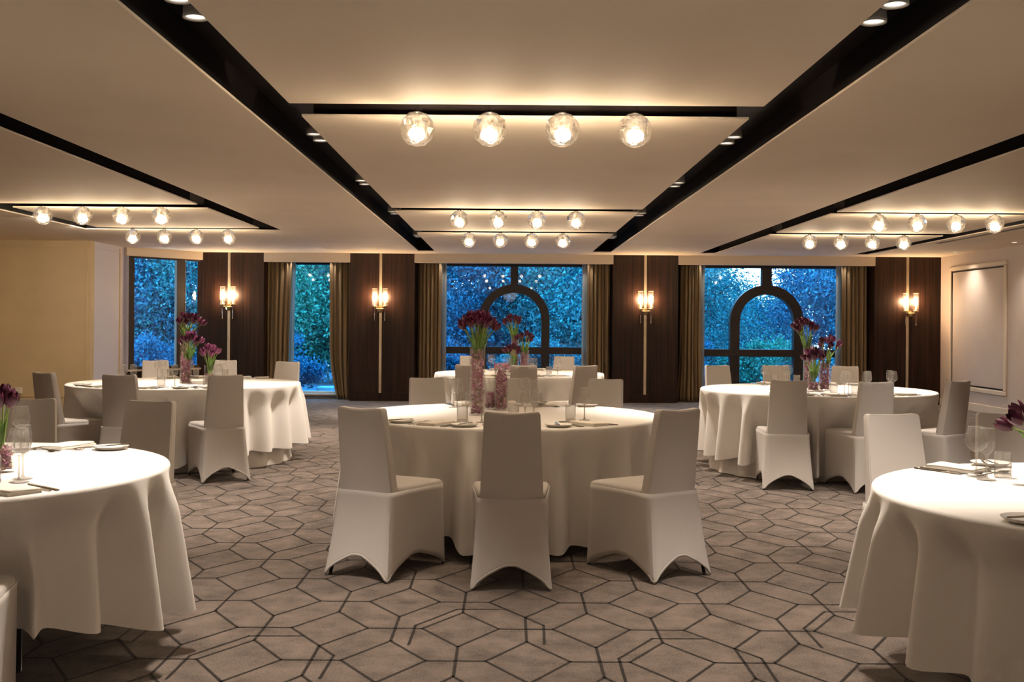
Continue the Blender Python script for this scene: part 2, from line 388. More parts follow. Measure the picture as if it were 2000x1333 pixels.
# ---- piers with veneer leaves and a brass strip
def XW(px, Y=YW): return uv(px, 640)[0]*Y/F
piers = [(385, 515, 447), (683, 809, 743), (1197, 1324, 1260), (1708, 1837.5, 1772)]
for i, (a, b, s) in enumerate(piers):
    x0, x1, xs = XW(a), XW(b), XW(s)
    if i == 3: x1 = XR
    p = struct(MB().box(x0, x1, YW+.02, 19.2, 0, ZC).obj('trim_%d' % (i+1), 'wood'))
    MB().box(x0, xs-.022, YW, YW+.02, .14, ZC).obj('veneer_leaf', 'wood', p, bevel=.002)
    MB().box(xs+.022, x1, YW, YW+.02, .14, ZC).obj('veneer_leaf', 'wood', p, bevel=.002)
    MB().box(x0, x1, YW-.012, YW+.02, 0, .14).obj('plinth', 'wood', p, bevel=.003)
    MB().box(xs-.022, xs+.022, YW-.008, YW+.02, .14, ZC).obj('brass_strip', 'brass_strip', p, bevel=.002)

# ---- pelmets
pel = [(XW(515), XW(683)), (XW(809), XW(1197)), (XW(1324), XW(1708))]
for i, (x0, x1) in enumerate(pel):
    struct(MB().box(x0, x1, YW-.03, YW+.08, 2.375, ZC).obj('trim_%d' % (i+5), 'pelmet', bevel=.004))

# ---- windows
def arc(cx, cz, r, a0, a1, n=28): return [(cx+r*math.cos(a0+(a1-a0)*i/n), cz+r*math.sin(a0+(a1-a0)*i/n)) for i in range(n+1)]
def arched_window(n, x0, x1, cx, ro, ri, zs, zt0, zt1, mw, ztop=2.40, zb=.20):
    w = struct(MB().box(x0-.9, x1+.9, YG-.02, YG+.15, 0, zb).obj('window_%d' % n, 'wall_pale'))
    def bar(a, b, c, d, dep=.07, nm='frame_bar'): MB().box(a, b, YG-dep, YG+dep, c, d).obj(nm, 'bronze', w, bevel=.008)
    bar(x0-.05, x1+.05, ztop-.05, 2.52); bar(x0-.05, x1+.05, zb, zb+.07)
    bar(x0-.05, x0+.015, zb+.07, ztop-.05); bar(x1-.015, x1+.05, zb+.07, ztop-.05)
    bar(x0-.9, x0-.05, zb, 2.52, .06, 'jamb'); bar(x1+.05, x1+.9, zb, 2.52, .06, 'jamb')
    bar(x0+.015, x1-.015, zt0, zt1, .085, 'transom')
    zi = math.sqrt(ro*ro-(mw/2)**2)
    bar(cx-mw/2, cx+mw/2, zs+zi-.01, ztop-.05, .075, 'mullion')
    for sgn in (-1, 1):
        a, b = sorted((cx+sgn*ro, cx+sgn*ri)); bar(a, b, zt1, zs, .085, 'mullion'); bar(a, b, zb+.07, zt0, .085, 'mullion')
    poly = arc(cx, zs, ro, 0, PI)+arc(cx, zs, ri, PI, 0)
    mb = MB(); m_ = 29; vs = []
    for y in (YG-.085, YG+.085):
        vs += [(x, y, z) for x, z in arc(cx, zs, ro, 0, PI)]; vs += [(x, y, z) for x, z in arc(cx, zs, ri, 0, PI)]
    fs = []
    for i in range(28):
        fs += [(i, i+1, m_+i+1, m_+i), (2*m_+i+1, 2*m_+i, 3*m_+i, 3*m_+i+1), (i+1, i, 2*m_+i, 2*m_+i+1), (m_+i, m_+i+1, 3*m_+i+1, 3*m_+i)]
    mb.add(vs, fs, False); mb.obj('arch', 'bronze', w)
    MB().box(x0-.9, x1+.9, YG-.16, YG-.0, zb-.03, zb).obj('window_sill', 'stone', w, bevel=.006)
    def pane(poly): MB().extrude(poly, YG-.004, YG+.004).obj('pane', 'glass', w)
    zt = ztop-.05
    pane([(cx-ri, zt1)]+[(cx+ri, zt1)]+arc(cx, zs, ri, 0, PI))
    pane([(x0, zt1), (cx-ro, zt1)]+arc(cx, zs, ro, PI, PI-math.acos(mw/2/ro), 14)+[(cx-mw/2, zt), (x0, zt)])
    pane([(x1, zt1), (x1, zt), (cx+mw/2, zt)]+arc(cx, zs, ro, math.acos(mw/2/ro), 0, 14)+[(cx+ro, zt1)])
    for a, b in ((x0, cx-ro), (cx-ri, cx+ri), (cx+ro, x1)): pane([(a, zb+.07), (b, zb+.07), (b, zt0), (a, zt0)])
    return w
XG = lambda px: uv(px, 640)[0]*YG/F
arched_window(3, XG(868), XG(1142), XG(1004), .624, .48, 1.41, .81, .935, .136)
arched_window(4, XG(1373), XG(1639), XG(1495.7), .645, .477, 1.41, .79, .92, .176)
# window 2: one tall pane to a low sill
x0, x1 = XG(545), XG(665)
w2 = struct(MB().box(x0-.6, x1+.5, YG-.02, YG+.15, 0, .07).obj('window_2', 'wall_pale'))
for a, b, c, d in ((x0-.05, x1+.05, 2.36, 2.52), (x0-.6, x0, .07, 2.52), (x1, x1+.5, .07, 2.52)):
    MB().box(a, b, YG-.06, YG+.06, c, d).obj('frame_bar', 'bronze', w2, bevel=.006)
MB().box(x0, x1, YG-.05, YG+.05, .09, .13).obj('frame_bar', 'white_trim', w2, bevel=.004)
MB().box(x0-.6, x1+.5, YG-.16, YG+.02, .06, .09).obj('window_sill', 'pelmet', w2, bevel=.006)
MB().extrude([(x0, .13), (x1, .13), (x1, 2.36), (x0, 2.36)], YG-.004, YG+.004).obj('pane', 'glass', w2)
# window 1: in the splayed corner
A = Vector((-6.2, 17.46)); B = Vector((XW(385)+.02, 18.5)); D = (B-A); L1 = D.length
w1 = empty_struct('window_1'); w1.location = (A.x, A.y, 0); w1.rotation_euler = (0, 0, math.atan2(D.y, D.x))
def t1(px):
    k = uv(px, 600)[0]/F; d = D.normalized(); return (k*A.y-A.x)/(d.x-k*d.y)
def b1(nm, a, b, c, d, m='bronze', y0=-.06, y1=.008): return MB().box(a, b, y0, y1, c, d).obj(nm, m, w1, bevel=.005)
b1('lower_wall', -.03, L1, 0, .52, 'wood', 0, .12); b1('window_sill', 0, L1, .52, .55, 'wall', -.08, .1)
b1('header', -.03, L1, 2.40, ZC, 'pelmet', -.1, .1)
b1('frame_bar', 0, t1(245), .55, 2.40, 'wall_pale', -.1, .06)
b1('frame_bar', t1(245), t1(259), .55, 2.40); b1('frame_bar', t1(341), t1(356.5), .55, 2.40, y0=-.07); b1('frame_bar', t1(356.8), t1(358.2), .55, 2.40, 'steel', y0=-.075)
b1('frame_bar', t1(259), L1, .55, .60); b1('frame_bar', t1(259), L1, 2.37, 2.40)
for a, b in ((t1(259), t1(341)), (t1(358.2), L1)): MB().box(a, b, -.004, .004, .60, 2.37).obj('pane', 'glass', w1)

# ---- curtains
def curtain(label, xt0, xt1, xm0, xm1, xb0, xb1, Y, zt, zb, n, m='curtain', amp=.05, name='curtain', group='window curtains'):
    ph = random.random()*6
    def fn(u, v):
        z = zt+(zb-zt)*v
        if v < .6: k = v/.6; k = k*k*(3-2*k); a, b = xt0+(xm0-xt0)*k, xt1+(xm1-xt1)*k
        else: k = (v-.6)/.4; k = k*k; a, b = xm0+(xb0-xm0)*k, xm1+(xb1-xm1)*k
        w = 2*PI*n*u+ph+.5*math.sin(3.1*u*6+ph)
        s = math.sin(w)
        return (a+(b-a)*u+.012*math.cos(w*1.7+v*2), Y-amp*(s+.25*math.sin(2.3*w+v*3))*(.8+.35*v), z)
    o = MB().grid(fn, n*10+1, 26).obj(name, m, solid=.004)
    return tag(o, label, 'curtain', group)
YC = 18.77
XC = lambda px: uv(px, 640)[0]*YC/F
curtain('brown curtain beside the tall narrow window, on the side of the white-walled corner', XC(523), XC(570), XC(523), XC(566), XC(522), XC(562), YC, 2.5, .02, 5)
curtain('brown curtain drawn sideways and bunched on the floor beside the tall narrow window', XC(645), XC(682), XC(646), XC(683), XC(661), XC(683), YC, 2.5, .012, 4)
curtain('gold-brown curtain on the tall-narrow-window side of the middle arched window', XC(816), XC(862), XC(816), XC(862), XC(816), XC(864), YC, 2.5, .015, 6)
curtain('gold-brown curtain between the middle arched window and its bare wood pier', XC(1147), XC(1191), XC(1147), XC(1191), XC(1146), XC(1192), YC, 2.5, .015, 6)
curtain('gold-brown curtain between the middle wood pier and the last arched window', XC(1328), XC(1368), XC(1327), XC(1368), XC(1322), XC(1372), YC, 2.5, .015, 6)
curtain('gold-brown curtain between the last arched window and the pier by the plain wall', XC(1642), XC(1691), XC(1642), XC(1691), XC(1642), XC(1690), YC, 2.5, .015, 6)
curtain('pale sheer strip hanging inside the brown curtain of the tall narrow window', XC(552), XC(574), XC(552), XC(572), XC(552), XC(569), YC+.1, 2.5, .1, 3, 'sheer', .02, 'sheer_curtain', 'sheer strips')
for px, w in ((866, 'at the vase side of the middle arched window'), (1142.5, 'at the bare-pier side of the middle arched window'), (1371.5, 'at the middle-pier side of the last arched window'), (1640, 'at the plain-wall side of the last arched window')):
    curtain('pale sheer strip '+w, XC(px-5), XC(px+5), XC(px-5), XC(px+5), XC(px-5), XC(px+5), YC+.08, 2.5, .22, 2, 'sheer', .015, 'sheer_curtain', 'sheer strips')
# small lamps behind the pelmets that graze the curtains
for px in (566, 648, 864, 1146, 1370, 1644):
    lamp('pelmet_light', 'SPOT', (XC(px), YC-.11, 2.50), 9, WARM2, .01, spot=1.1, blend=.8, rot=(.10, 0, 0))

# ---- outlet on the cream wall
p = at(35, 763, 15.98)
o = tag(MB().box(-.06, .06, -.012, .02, -.045, .045).obj('wall_outlet', 'plastic', loc=p, bevel=.004), 'small beige double outlet plate low on the cream wall', 'outlet')
for s in (-.028, .028): MB().box(s-.014, s+.014, -.014, -.010, -.02, .02).obj('socket', 'white_trim', o)

# ================================================================== LAMPS
def make_pendant():
    t = thing('crystal_pendant', '', 'pendant lamp', (0, 0, 0))
    bm = bmesh.new(); bmesh.ops.create_icosphere(bm, subdivisions=2, radius=.1)
    rn = random.Random(4)
    for v in bm.verts:
        v.co *= 1+rn.uniform(-.035, .02); v.co.z *= 1.02
    for f in bm.faces: f.smooth = False
    bmesh.ops.split_edges(bm, edges=bm.edges[:])
    me = bpy.data.meshes.new('crystal_ball'); bm.to_mesh(me); bm.free(); me.materials.append(MT['crystal'])
    put('crystal_ball', me, t)
    mb = MB()
    prof = []
    def fn(u, v):
        r = .040+.0045*math.cos(12*2*PI*u); return (r*math.cos(2*PI*u), r*math.sin(2*PI*u), -.035+.115*v)
    mb.grid(fn, 72, 2, closed=True).obj('ribbed_tube', 'tube', t)
    MB().lathe([(.0, -.052), (.010, -.050), (.016, -.038), (.016, -.005), (.011, .005), (.0, .008)], 14).obj('bulb', 'bulb', t)
    MB().lathe([(.0, .008), (.013, .009), (.013, .045), (.0, .046)], 12).obj('bulb_socket', 'brass', t)
    MB().lathe([(.0, .101), (.022, .100), (.022, .092), (.0, .091)], 16).obj('cap', 'steel', t)
    for s in (-.006, .006): MB().tube([(s, 0, .098), (s, 0, .305)], .0014, 6).obj('cord', 'steel', t)
    return t
pend = make_pendant(); used = False
ZP = 2.43
prow = [(.1, 6.07, 'front row of middle bay'), (.105, 11.33, 'second row of middle bay'), (.11, 14.09, 'rearmost row of middle bay'),
        (-4.22, 11.19, 'front row of cream-wall bay'), (-4.22, 13.87, 'rear row of cream-wall bay'),
        (4.55, 11.40, 'front row of panelled-wall bay'), (4.55, 14.01, 'rear row of panelled-wall bay')]
for x, y, d in prow:
    for i in range(4):
        lab = 'glass ball lamp, %s from cream-wall side, %s' % (('first', 'second', 'third', 'fourth')[i], d)
        loc = (x+(i-1.5)*.41, y, ZP)
        o = pend if not used else dup(pend, loc, random.random()*6, lab)
        if not used: pend.location = loc; pend['label'] = lab; used = True
        o['group'] = 'glass ball lamps, '+d
        lamp('pendant_light', 'POINT', (loc[0], loc[1], ZP-.022), P_PEND, WARM, .032)

def make_downlight():
    t = thing('downlight', '', 'ceiling light', (0, 0, 0))
    MB().lathe([(.043, .004), (.043, -.0), (.055, -.003), (.055, .012), (.050, .1), (.0, .1)], 24).obj('rim', 'white_trim', t)
    MB().lathe([(.0, .006), (.043, .006)], 24).obj('lens', 'downlight', t)
    return t
dl = make_downlight(); used = False
for tx, who in ((-1.335, 'trough beside middle bay, cream-wall side'), (1.555, 'trough beside middle bay, panelled-wall side')):
    for yc, nm in ((4.46, 'first'), (7.53, 'second'), (9.92, 'third'), (12.6, 'fourth'), (15.95, 'fifth')):
        for s, w in ((-.125, 'nearer'), (.125, 'farther')):
            lab = 'white downlight, %s one of the %s pair, %s' % (w, nm, who)
            loc = (tx, yc+s, 2.63); o = dl if not used else dup(dl, loc, 0, lab)
            if not used: dl.location = loc; dl['label'] = lab; used = True
            o['group'] = 'downlights in the dark '+who
            lamp('downlight_and_fill_beam', 'SPOT', (loc[0], loc[1], 2.615), P_SPOT*(1.5 if yc > 15 else 1), WARM2, .03, spot=1.25, blend=.6)
# the side bays' troughs hold the same lamps, aimed at the tables
for tx in (-3.06, 3.32):
    for yc in (4.46, 7.53, 9.92, 12.6):
        lamp('downlight_and_fill_beam', 'SPOT', (tx, yc, 2.60), P_SPOT*1.5, WARM2, .03, spot=1.3, blend=.6)
for x, y in ((-5.37, 12.4), (-5.37, 13.5)):  # extra spots tucked out of view in the outer trough, added to brighten the cream wall
    lamp('downlight_and_fill_beam', 'SPOT', (x, y, 2.505), 34, WARM2, .05, spot=2.7, blend=1.0, rot=(.75, 0, .35))
for y, d in ((17.1, 'above the framed wall field'), (15.1, 'further along the panelled wall')):
    o = dup(dl, (7.12, y, ZC-.002), 0, 'small round recessed ceiling light %s' % d, 'recessed lights along the panelled wall')
    o.scale = (.8, .8, .03)
    lamp('downlight_and_fill_beam', 'SPOT', (7.13, y, ZC-.02), 48, WARM2, .03, spot=2.1, blend=1.0)

# ---- sconces
def make_sconce():
    t = thing('wall_sconce', '', 'wall lamp')
    MB().lathe([(.0, -.065), (.045, -.045), (.06, 0), (.045, .045), (.0, .065)], 10, smooth=False).obj('brass_boss', 'brass', t)
    MB().tube([(-.088, -.06, .01), (0, -.045, 0), (.088, -.06, .01)], .012, 8).obj('arm', 'brass', t)
    for s in (-.088, .088):
        MB().lathe([(.0, .03), (.045, .032), (.045, .05), (.02, .055), (.016, .13), (.0, .13)], 16, (s, -.06, 0)).obj('candle_cup', 'brass', t)
        g = MB().lathe([(.043, .05), (.043, .345)], 24, (s, -.06, 0)).obj('glass_cylinder', 'shade_glass', t)
        MB().lathe([(.0445, .343), (.041, .343), (.041, .349), (.0445, .349), (.0445, .343)], 24, (s, -.06, 0)).obj('glass_rim', 'brass_strip', g)
        MB().lathe([(.0, .13), (.016, .14), (.022, .18), (.018, .24), (.006, .28), (.0, .285)], 12, (s, -.06, 0)).obj('bulb', 'sconce_bulb', t)
        MB().tube([(s, -.07, .03), (s, -.07, -.20)], .006, 6).obj('glass_rod', 'steel', t)
    return t
sc = make_sconce()
for i, (px, py, d) in enumerate(((446.5, 600, 'on the splayed-corner pier'), (742.5, 604, 'between tall narrow window and arched window'), (1260.5, 609, 'on the pier between the two arched windows'), (1776, 613, 'on the pier in the panelled-wall corner'))):
    q = at(px, py, YW-.03); lab = 'brass twin wall lamp with clear glass cylinders '+d
    o = sc if i == 0 else dup(sc, q, 0, lab)
    if i == 0: sc.location = q; sc['label'] = lab
    o['group'] = 'brass wall lamps on the piers'
    for s in (-.088, .088): lamp('sconce_light', 'POINT', (q.x+s, q.y-.06, q.z+.21), P_SCONCE, (1, .62, .32), .034)

# ================================================================== TABLES
ZT = .745
TB = {'C': (Vector((0, 7.0)), 1.0, .10, 3, 'middle table'), 'CB': (Vector((.155, 13.0)), 1.02, .14, 5, 'far arched-window table'),
      'LB': (Vector((-3.1, 10.4)), 1.09, .15, 8, 'tall-window table'), 'RB': (Vector((2.88, 10.0)), 1.06, .13, 13, 'last-window table'),
      'LF': (Vector((-2.33, 4.22)), .965, .265, 21, 'front cream-wall table'), 'RF': (Vector((2.28, 3.72)), .96, .25, 34, 'front panelled-wall table')}
# ================================================================== CHAIRS
def make_chair():
    t = thing('banquet_chair', '', 'chair')
    # stretch cover round the legs, arched between the feet
    N = 96
    top = [(-.170, -.262), (.170, -.262), (.210, .205), (-.210, .205)]; bot = [(-.205, -.335), (.205, -.335), (.203, .24), (-.203, .24)]; stp = [(-.165, -.20), (.165, -.20), (.210, .205), (-.210, .205)]
    arch = [.115, .10, .08, .10]
    def loop(cs, rad):
        pts = []
        for k in range(4):
            a, b = Vector(cs[k]), Vector(cs[(k+1) % 4]); L = (b-a).length
            for i in range(N//4):
                q = (i+.0)/(N//4); pts.append((a+(b-a)*q, k, q))
        return pts
    T = loop(top, 0); Bt = loop(bot, 0)
    def fn(u, v):
        i = int(round(u*N)) % N; p, k, q = T[i]; b, _, _ = Bt[i]
        s = math.sin(PI*q); m = min(q, 1-q)
        hz = .004+arch[k]*(min(1, max(0, (m-.035)/.40))**.62 if m > .035 else 0)
        z = .452+(hz-.452)*v
        e = v*v*.35+v*.65
        x = p.x+(b.x-p.x)*e; y = p.y+(b.y-p.y)*e
        pull = .030*s*v*(1-.3*v)
        nx, ny = ((0, 1), (-1, 0), (0, -1), (1, 0))[k]
        cx = .012*max(0, 1-m/.06); l = math.hypot(x, y)
        x -= cx*x/l; y -= cx*y/l
        return (x+nx*pull, y+ny*pull, z)
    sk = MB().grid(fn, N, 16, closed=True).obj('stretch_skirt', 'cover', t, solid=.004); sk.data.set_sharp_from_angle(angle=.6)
    hp = [Vector(fn(i/N, 1.0)) for i in range(N)]; mb = MB(); vs = []; fs = []; n_ = 6
    for i, p in enumerate(hp):
        d = (hp[(i+1) % N]-hp[i-1]).normalized(); a_ = d.cross(Vector((0, 0, 1))).normalized(); b_ = a_.cross(d)
        for k in range(n_): t_ = 2*PI*k/n_; vs.append(p+Vector((0, 0, .008))+a_*math.cos(t_)*.004+b_*math.sin(t_)*.0075)
    for i in range(N):
        for k in range(n_): fs.append((i*n_+k, i*n_+(k+1) % n_, ((i+1) % N)*n_+(k+1) % n_, ((i+1) % N)*n_+k))
    mb.add(vs, fs, True).obj('hem', 'cover', t)
    # seat cushion
    def seat():
        bm = bmesh.new(); sec = [(.0, .425, .97), (0, .445, 1.0), (0, .463, .995), (0, .472, .94), (0, .476, .80)]
        rings = []
        for _, z, k in sec:
            ring = []
            for j in range(4):
                a, b = Vector(stp[j]), Vector(stp[(j+1) % 4])
                for i in range(8):
                    q = i/8; p = a+(b-a)*q; c0 = Vector((0, .02)); d = (p-c0)
                    m = min(q, 1-q); rr = 1-.05*max(0, 1-m/.13)
                    p = c0+d*k*rr*1.01; ring.append(bm.verts.new((p.x, p.y, z)))
            rings.append(ring)
        n = 32
        for r0, r1 in zip(rings, rings[1:]):
            for i in range(n): bm.faces.new((r0[i], r0[(i+1) % n], r1[(i+1) % n], r1[i]))
        bm.faces.new(rings[-1]); bm.faces.new(list(reversed(rings[0])))
        for f in bm.faces: f.smooth = True
        me = bpy.data.meshes.new('seat'); bm.to_mesh(me); bm.free(); me.materials.append(MT['cover']); return me
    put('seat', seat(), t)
    # backrest: tapering slab leaning back, slightly curved in plan
    def bk(u, v):
        z = .40+v*.478; k = (z-.43)/.465
        w = .163-.022*max(0, k) if k > 0 else .163-.10*k*.18
        yc = -.225-.075*max(0, k)-(.06*k if k < 0 else 0)*-1; th = .036-.010*max(0, k)
        a = u*4; s = int(a) % 4; q = a-int(a)
        e = .012
        if s == 0: x, y = -w+2*w*q, -th
        elif s == 1: x, y = w, -th+2*th*q
        elif s == 2: x, y = w-2*w*q, th
        else: x, y = -w, th-2*th*q
        # rounded vertical corners
        fx = abs(x)/w
        if fx > .93 and abs(y) > th*.6: x *= .985; y *= .94
        return (x, yc+y-.030*(x/w)**2*-1*.7, z)
    mb = MB(); nu = 56; mb.grid(bk, nu, 14, closed=True)
    b0 = 13*nu
    last = [Vector(mb.v[b0+i]) for i in range(nu)]; cen = sum(last, Vector())/nu
    ring = []
    for sc_, dz in ((.965, .010), (.90, .014)):
        ring.append([((p.x-cen.x)*sc_+cen.x, cen.y+(p.y-cen.y)*(sc_-.05)+0, p.z+dz-.006*(1-(abs(p.x)/.14)**2)) for p in last])
    n0 = len(mb.v); mb.v += ring[0]+ring[1]
    for i in range(nu):
        j = (i+1) % nu
        mb.f += [(b0+i, b0+j, n0+j, n0+i), (n0+i, n0+j, n0+nu+j, n0+nu+i)]; mb.sm += [True, True]
    # close the top with a strip between the two long sides
    q = nu//4
    for i in range(q):
        a, b = n0+nu+i, n0+nu+i+1; c, d = n0+nu+(3*q-i-1) % nu, n0+nu+(3*q-i) % nu
        mb.f.append((a, b, c, d)); mb.sm.append(True)
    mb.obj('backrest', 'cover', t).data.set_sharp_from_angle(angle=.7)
    for x, y, x1, y1 in ((-.15, -.19, -.19, -.29), (.15, -.19, .19, -.29), (-.18, .17, -.19, .23), (.18, .17, .19, .23)):
        MB().tube([(x, y, .43), (x1, y1, .002)], .010, 6).obj('leg', 'leg', t)
    return t
ch0 = make_chair(); ch_used = False
# (table, x, y of the chair centre, facing vector, description)
CH = []; CHP = []
def chair_at(key, bx, by, desc, face=None, side=''):
    """bx, by: top of the back; the chair faces its table unless told otherwise"""
    global ch_used
    c = TB[key][0]
    f = Vector(face).normalized() if face else (c-Vector((bx, by))).normalized()
    pos = Vector((bx, by))+f*.30
    rz = math.atan2(f.y, f.x)-PI/2
    lab = 'white-covered chair '+desc
    o = ch0 if not ch_used else dup(ch0, (pos.x, pos.y, 0), rz, lab)
    if not ch_used: ch0.location = (pos.x, pos.y, 0); ch0.rotation_euler = (0, 0, rz); ch0['label'] = lab; ch_used = True
    o['group'] = 'chairs at the '+TB[key][4]
    CH.append((key, f, desc)); CHP.append((key, pos, f))
chair_at('C', -.765, 5.60, 'at the near side of the middle table, cream-wall end')
chair_at('C', .03, 5.38, 'at the near side of the middle table, in the centre', (-.0, 1))
chair_at('C', .915, 5.64, 'at the near side of the middle table, panelled-wall end')
chair_at('C', -.66, 8.80, 'at the far side of the middle table, cream-wall end')
chair_at('C', .05, 8.85, 'at the far side of the middle table, partly behind the vases')
chair_at('C', .82, 8.78, 'at the far side of the middle table, panelled-wall end')
chair_at('CB', -.43, 11.62, 'on the near side of the arched-window table, by the tall vase')
chair_at('CB', .185, 11.55, 'on the near side of the arched-window table, in the centre', (0, 1))
chair_at('CB', .87, 11.66, 'on the near side of the arched-window table, turned inward')
chair_at('CB', -.52, 15.0, 'before the middle arched window, half hidden by a nearer chair')
chair_at('CB', .81, 15.0, 'before the middle arched window, pale back turned to the curtain')
chair_at('LB', -3.97, 9.18, 'seen from behind beside the cream wall, its seat in view')
chair_at('LB', -3.22, 8.92, 'seen from behind at the tall-window table, between two others')
chair_at('LB', -2.33, 8.95, 'standing clear at the near side of the tall-window table')
chair_at('LB', -4.02, 12.3, 'below the splayed corner window, back to the glass')
chair_at('LB', -3.28, 12.5, 'below the first wood pier, behind the low tulip vase')
chair_at('LB', -2.47, 12.2, 'beside the tall narrow window, at the end of its table')
chair_at('RB', 2.29, 8.72, 'standing clear at the near side of the last-arched-window table', (.12, 1))
chair_at('RB', 2.97, 8.60, 'at the last-arched-window table, angled with its seat in view', (-.16, 1))
chair_at('RB', 3.72, 8.80, 'turned sideways at the panelled-wall end of its table')
chair_at('RB', 2.34, 12.0, 'below the last arched window, by the curtain')
chair_at('RB', 3.03, 12.1, 'below the arch of the last arched window')
chair_at('RB', 3.78, 12.0, 'below the last arched window, behind the vases')
chair_at('LF', -2.70, 6.10, 'beyond the front cream-wall table, behind the glasses')
chair_at('LF', -1.97, 6.0, 'beyond the front cream-wall table, behind its bread plate')
chair_at('LF', -1.70, 3.104, 'cut off by the picture edge, only a seat corner showing', (-.3, .954))
chair_at('RF', 1.94, 5.45, 'beyond the front panelled-wall table, behind the knives')
chair_at('RF', 2.57, 5.55, 'beyond the front panelled-wall table, behind the goblets')

# ================================================================== TABLES
for key, (c, R, hem, seed, tn) in TB.items():
    rn = random.Random(seed)
    t = thing('round_table', 'round banquet table hidden under white cloths, the '+tn, 'table', (c.x, c.y, 0), rn.random()*3, 'round banquet tables')
    MB().lathe([(.0, .70), (R-.05, .70), (R-.045, .72), (R-.05, .735), (.0, .735)], 48).obj('tabletop', 'wood', t)
    for k in range(4):
        a = PI/4+k*PI/2; x, y = .5*math.cos(a), .5*math.sin(a)
        MB().tube([(x, y, .0), (x, y, .70)], .02, 8).obj('leg', 'leg', t)
    fl_ = .098 if key in ('LF', 'RF') else .092
    nf = 25 if key in ('LF', 'RF') else 22
    ph = [rn.random()*6 for _ in range(6)]
    seats = [(p-c, f) for k2, p, f in CHP if k2 == key]
    def push(x, y, z, seats=seats):
        """the cloth gives way where a chair stands against it"""
        k = 1.0 if z < .46 else max(0.0, 1-(z-.46)/.22)
        if k <= 0: return x, y
        for p, f in seats:
            side = Vector((f.y, -f.x)); d = Vector((x, y))-p; lx = d.dot(side); ly = d.dot(f)
            e = 1-max(0.0, (abs(lx)-.22)/.045)
            if e > 0 and -.5 < ly < .27: m = (.27-ly)*k*min(1, e)**.6; x += f.x*m; y += f.y*m
        return x, y
    def fold(a, nf=nf, ph=ph):
        w = nf*a+ph[0]+1.1*math.sin(2*a+ph[1])+.8*math.sin(3*a+ph[2])
        return (.5+.5*math.cos(w))**.9*(.72+.28*math.sin(5*a+ph[3]))
    def hemz(a, hem=hem, ph=ph): return hem+.05*math.sin(2*a+ph[4])+.025*math.sin(5*a+ph[5])
    prof = [0, .35, .7, .9, .97, .99]
    def fn(u, v, R=R):
        a = 2*PI*u; k = v*27
        f = fold(a)
        if k <= 5.01: r = R*prof[int(round(k))]; z = ZT
        elif k <= 8.01:
            b = (k-5)/3*PI/2; r = R*.99+.012*math.sin(b); z = ZT-.016*(1-math.cos(b))
        else:
            s = (k-8)/19; z0 = ZT-.016; z = z0+(hemz(a)-.035*f*s-z0)*s
            q = min(1, s*3.2); q = q*q*(3-2*q)
            r = R*.99+.012+f*(.026*q+fl_*s)-(1-f)*(.088*q-.015*s)
        x, y = push(r*math.cos(a), r*math.sin(a), z)
        return (x, y, z)
    cl = MB().grid(fn, 300, 28, closed=True).obj('tablecloth', 'cloth', loc=(c.x, c.y, 0))
    tag(cl, 'white cloth with deep rounded folds draped over the '+tn, 'tablecloth', 'white tablecloths')
    if key in ('LB', 'RB'):
        def fn2(u, v, R=R):
            a = 2*PI*u; r = R-.13+(.04+.015*math.cos(nf*a))*v*v; z = .736+(.006-.736)*v
            x, y = push(r*math.cos(a), r*math.sin(a), z); l = min(1, .97) if (x, y) != (r*math.cos(a), r*math.sin(a)) else 1
            return (x*l, y*l, z)
        MB().grid(fn2, 200, 12, closed=True).obj('table_skirt', 'under', t).rotation_euler = (0, 0, -t.rotation_euler.z)

# ================================================================== TABLEWARE
def hull(m, name, cat):            # a one-piece thing to be copied
    return m
Z0 = ZT+.0012
def wine_meshes(rb, hb, hs, rt):
    g = [(rt, hs+hb), (rt+.004, hs+hb*.8), (rb, hs+hb*.42), (rb*.86, hs+hb*.2), (rb*.5, hs+hb*.05), (.006, hs-.004)]
    bowl = MB().lathe(g, 24).mesh('bowl', MT['stem'])
    rim = MB().lathe([(rt+.0006, hs+hb-.001), (rt-.0008, hs+hb), (rt-.0008, hs+hb+.0012), (rt+.0006, hs+hb+.0012), (rt+.0006, hs+hb-.001)], 24).mesh('rim', MT['stem_thick'])
    stem = MB().lathe([(.007, hs), (.004, hs-.02), (.0035, hs*.5), (.004, .02), (.008, .006)], 10).mesh('stem', MT['stem_thick'])
    foot = MB().lathe([(.008, .006), (.034, .003), (.036, .001), (.034, .0), (.0, .0)], 24).mesh('foot', MT['stem'])
    return [('bowl', bowl), ('rim', rim), ('stem', stem), ('foot', foot)]
tm = [('wall', MB().lathe([(.031, .012), (.032, .10), (.0305, .10), (.0295, .014)], 24).mesh('wall', MT['stem'])),
      ('base', MB().lathe([(.0, .001), (.030, .001), (.0312, .004), (.031, .014), (.0, .015)], 24).mesh('base', MT['stem_thick']))]
KIT = {}
def kit(name, parts, cat): KIT[name] = (parts, cat)
kit('wine_glass', wine_meshes(.043, .095, .10, .031), 'glass')
kit('champagne_glass', wine_meshes(.031, .10, .098, .026), 'glass')
kit('tumbler', tm, 'glass')
def plate_mesh(): return MB().lathe([(.0, .004), (.052, .004), (.062, .008), (.078, .015), (.080, .0165), (.078, .0135), (.060, .002), (.04, .0), (.0, .0)], 32).mesh('bread_plate', MT['china'], .5)
kit('bread_plate', [(None, plate_mesh())], 'plate')
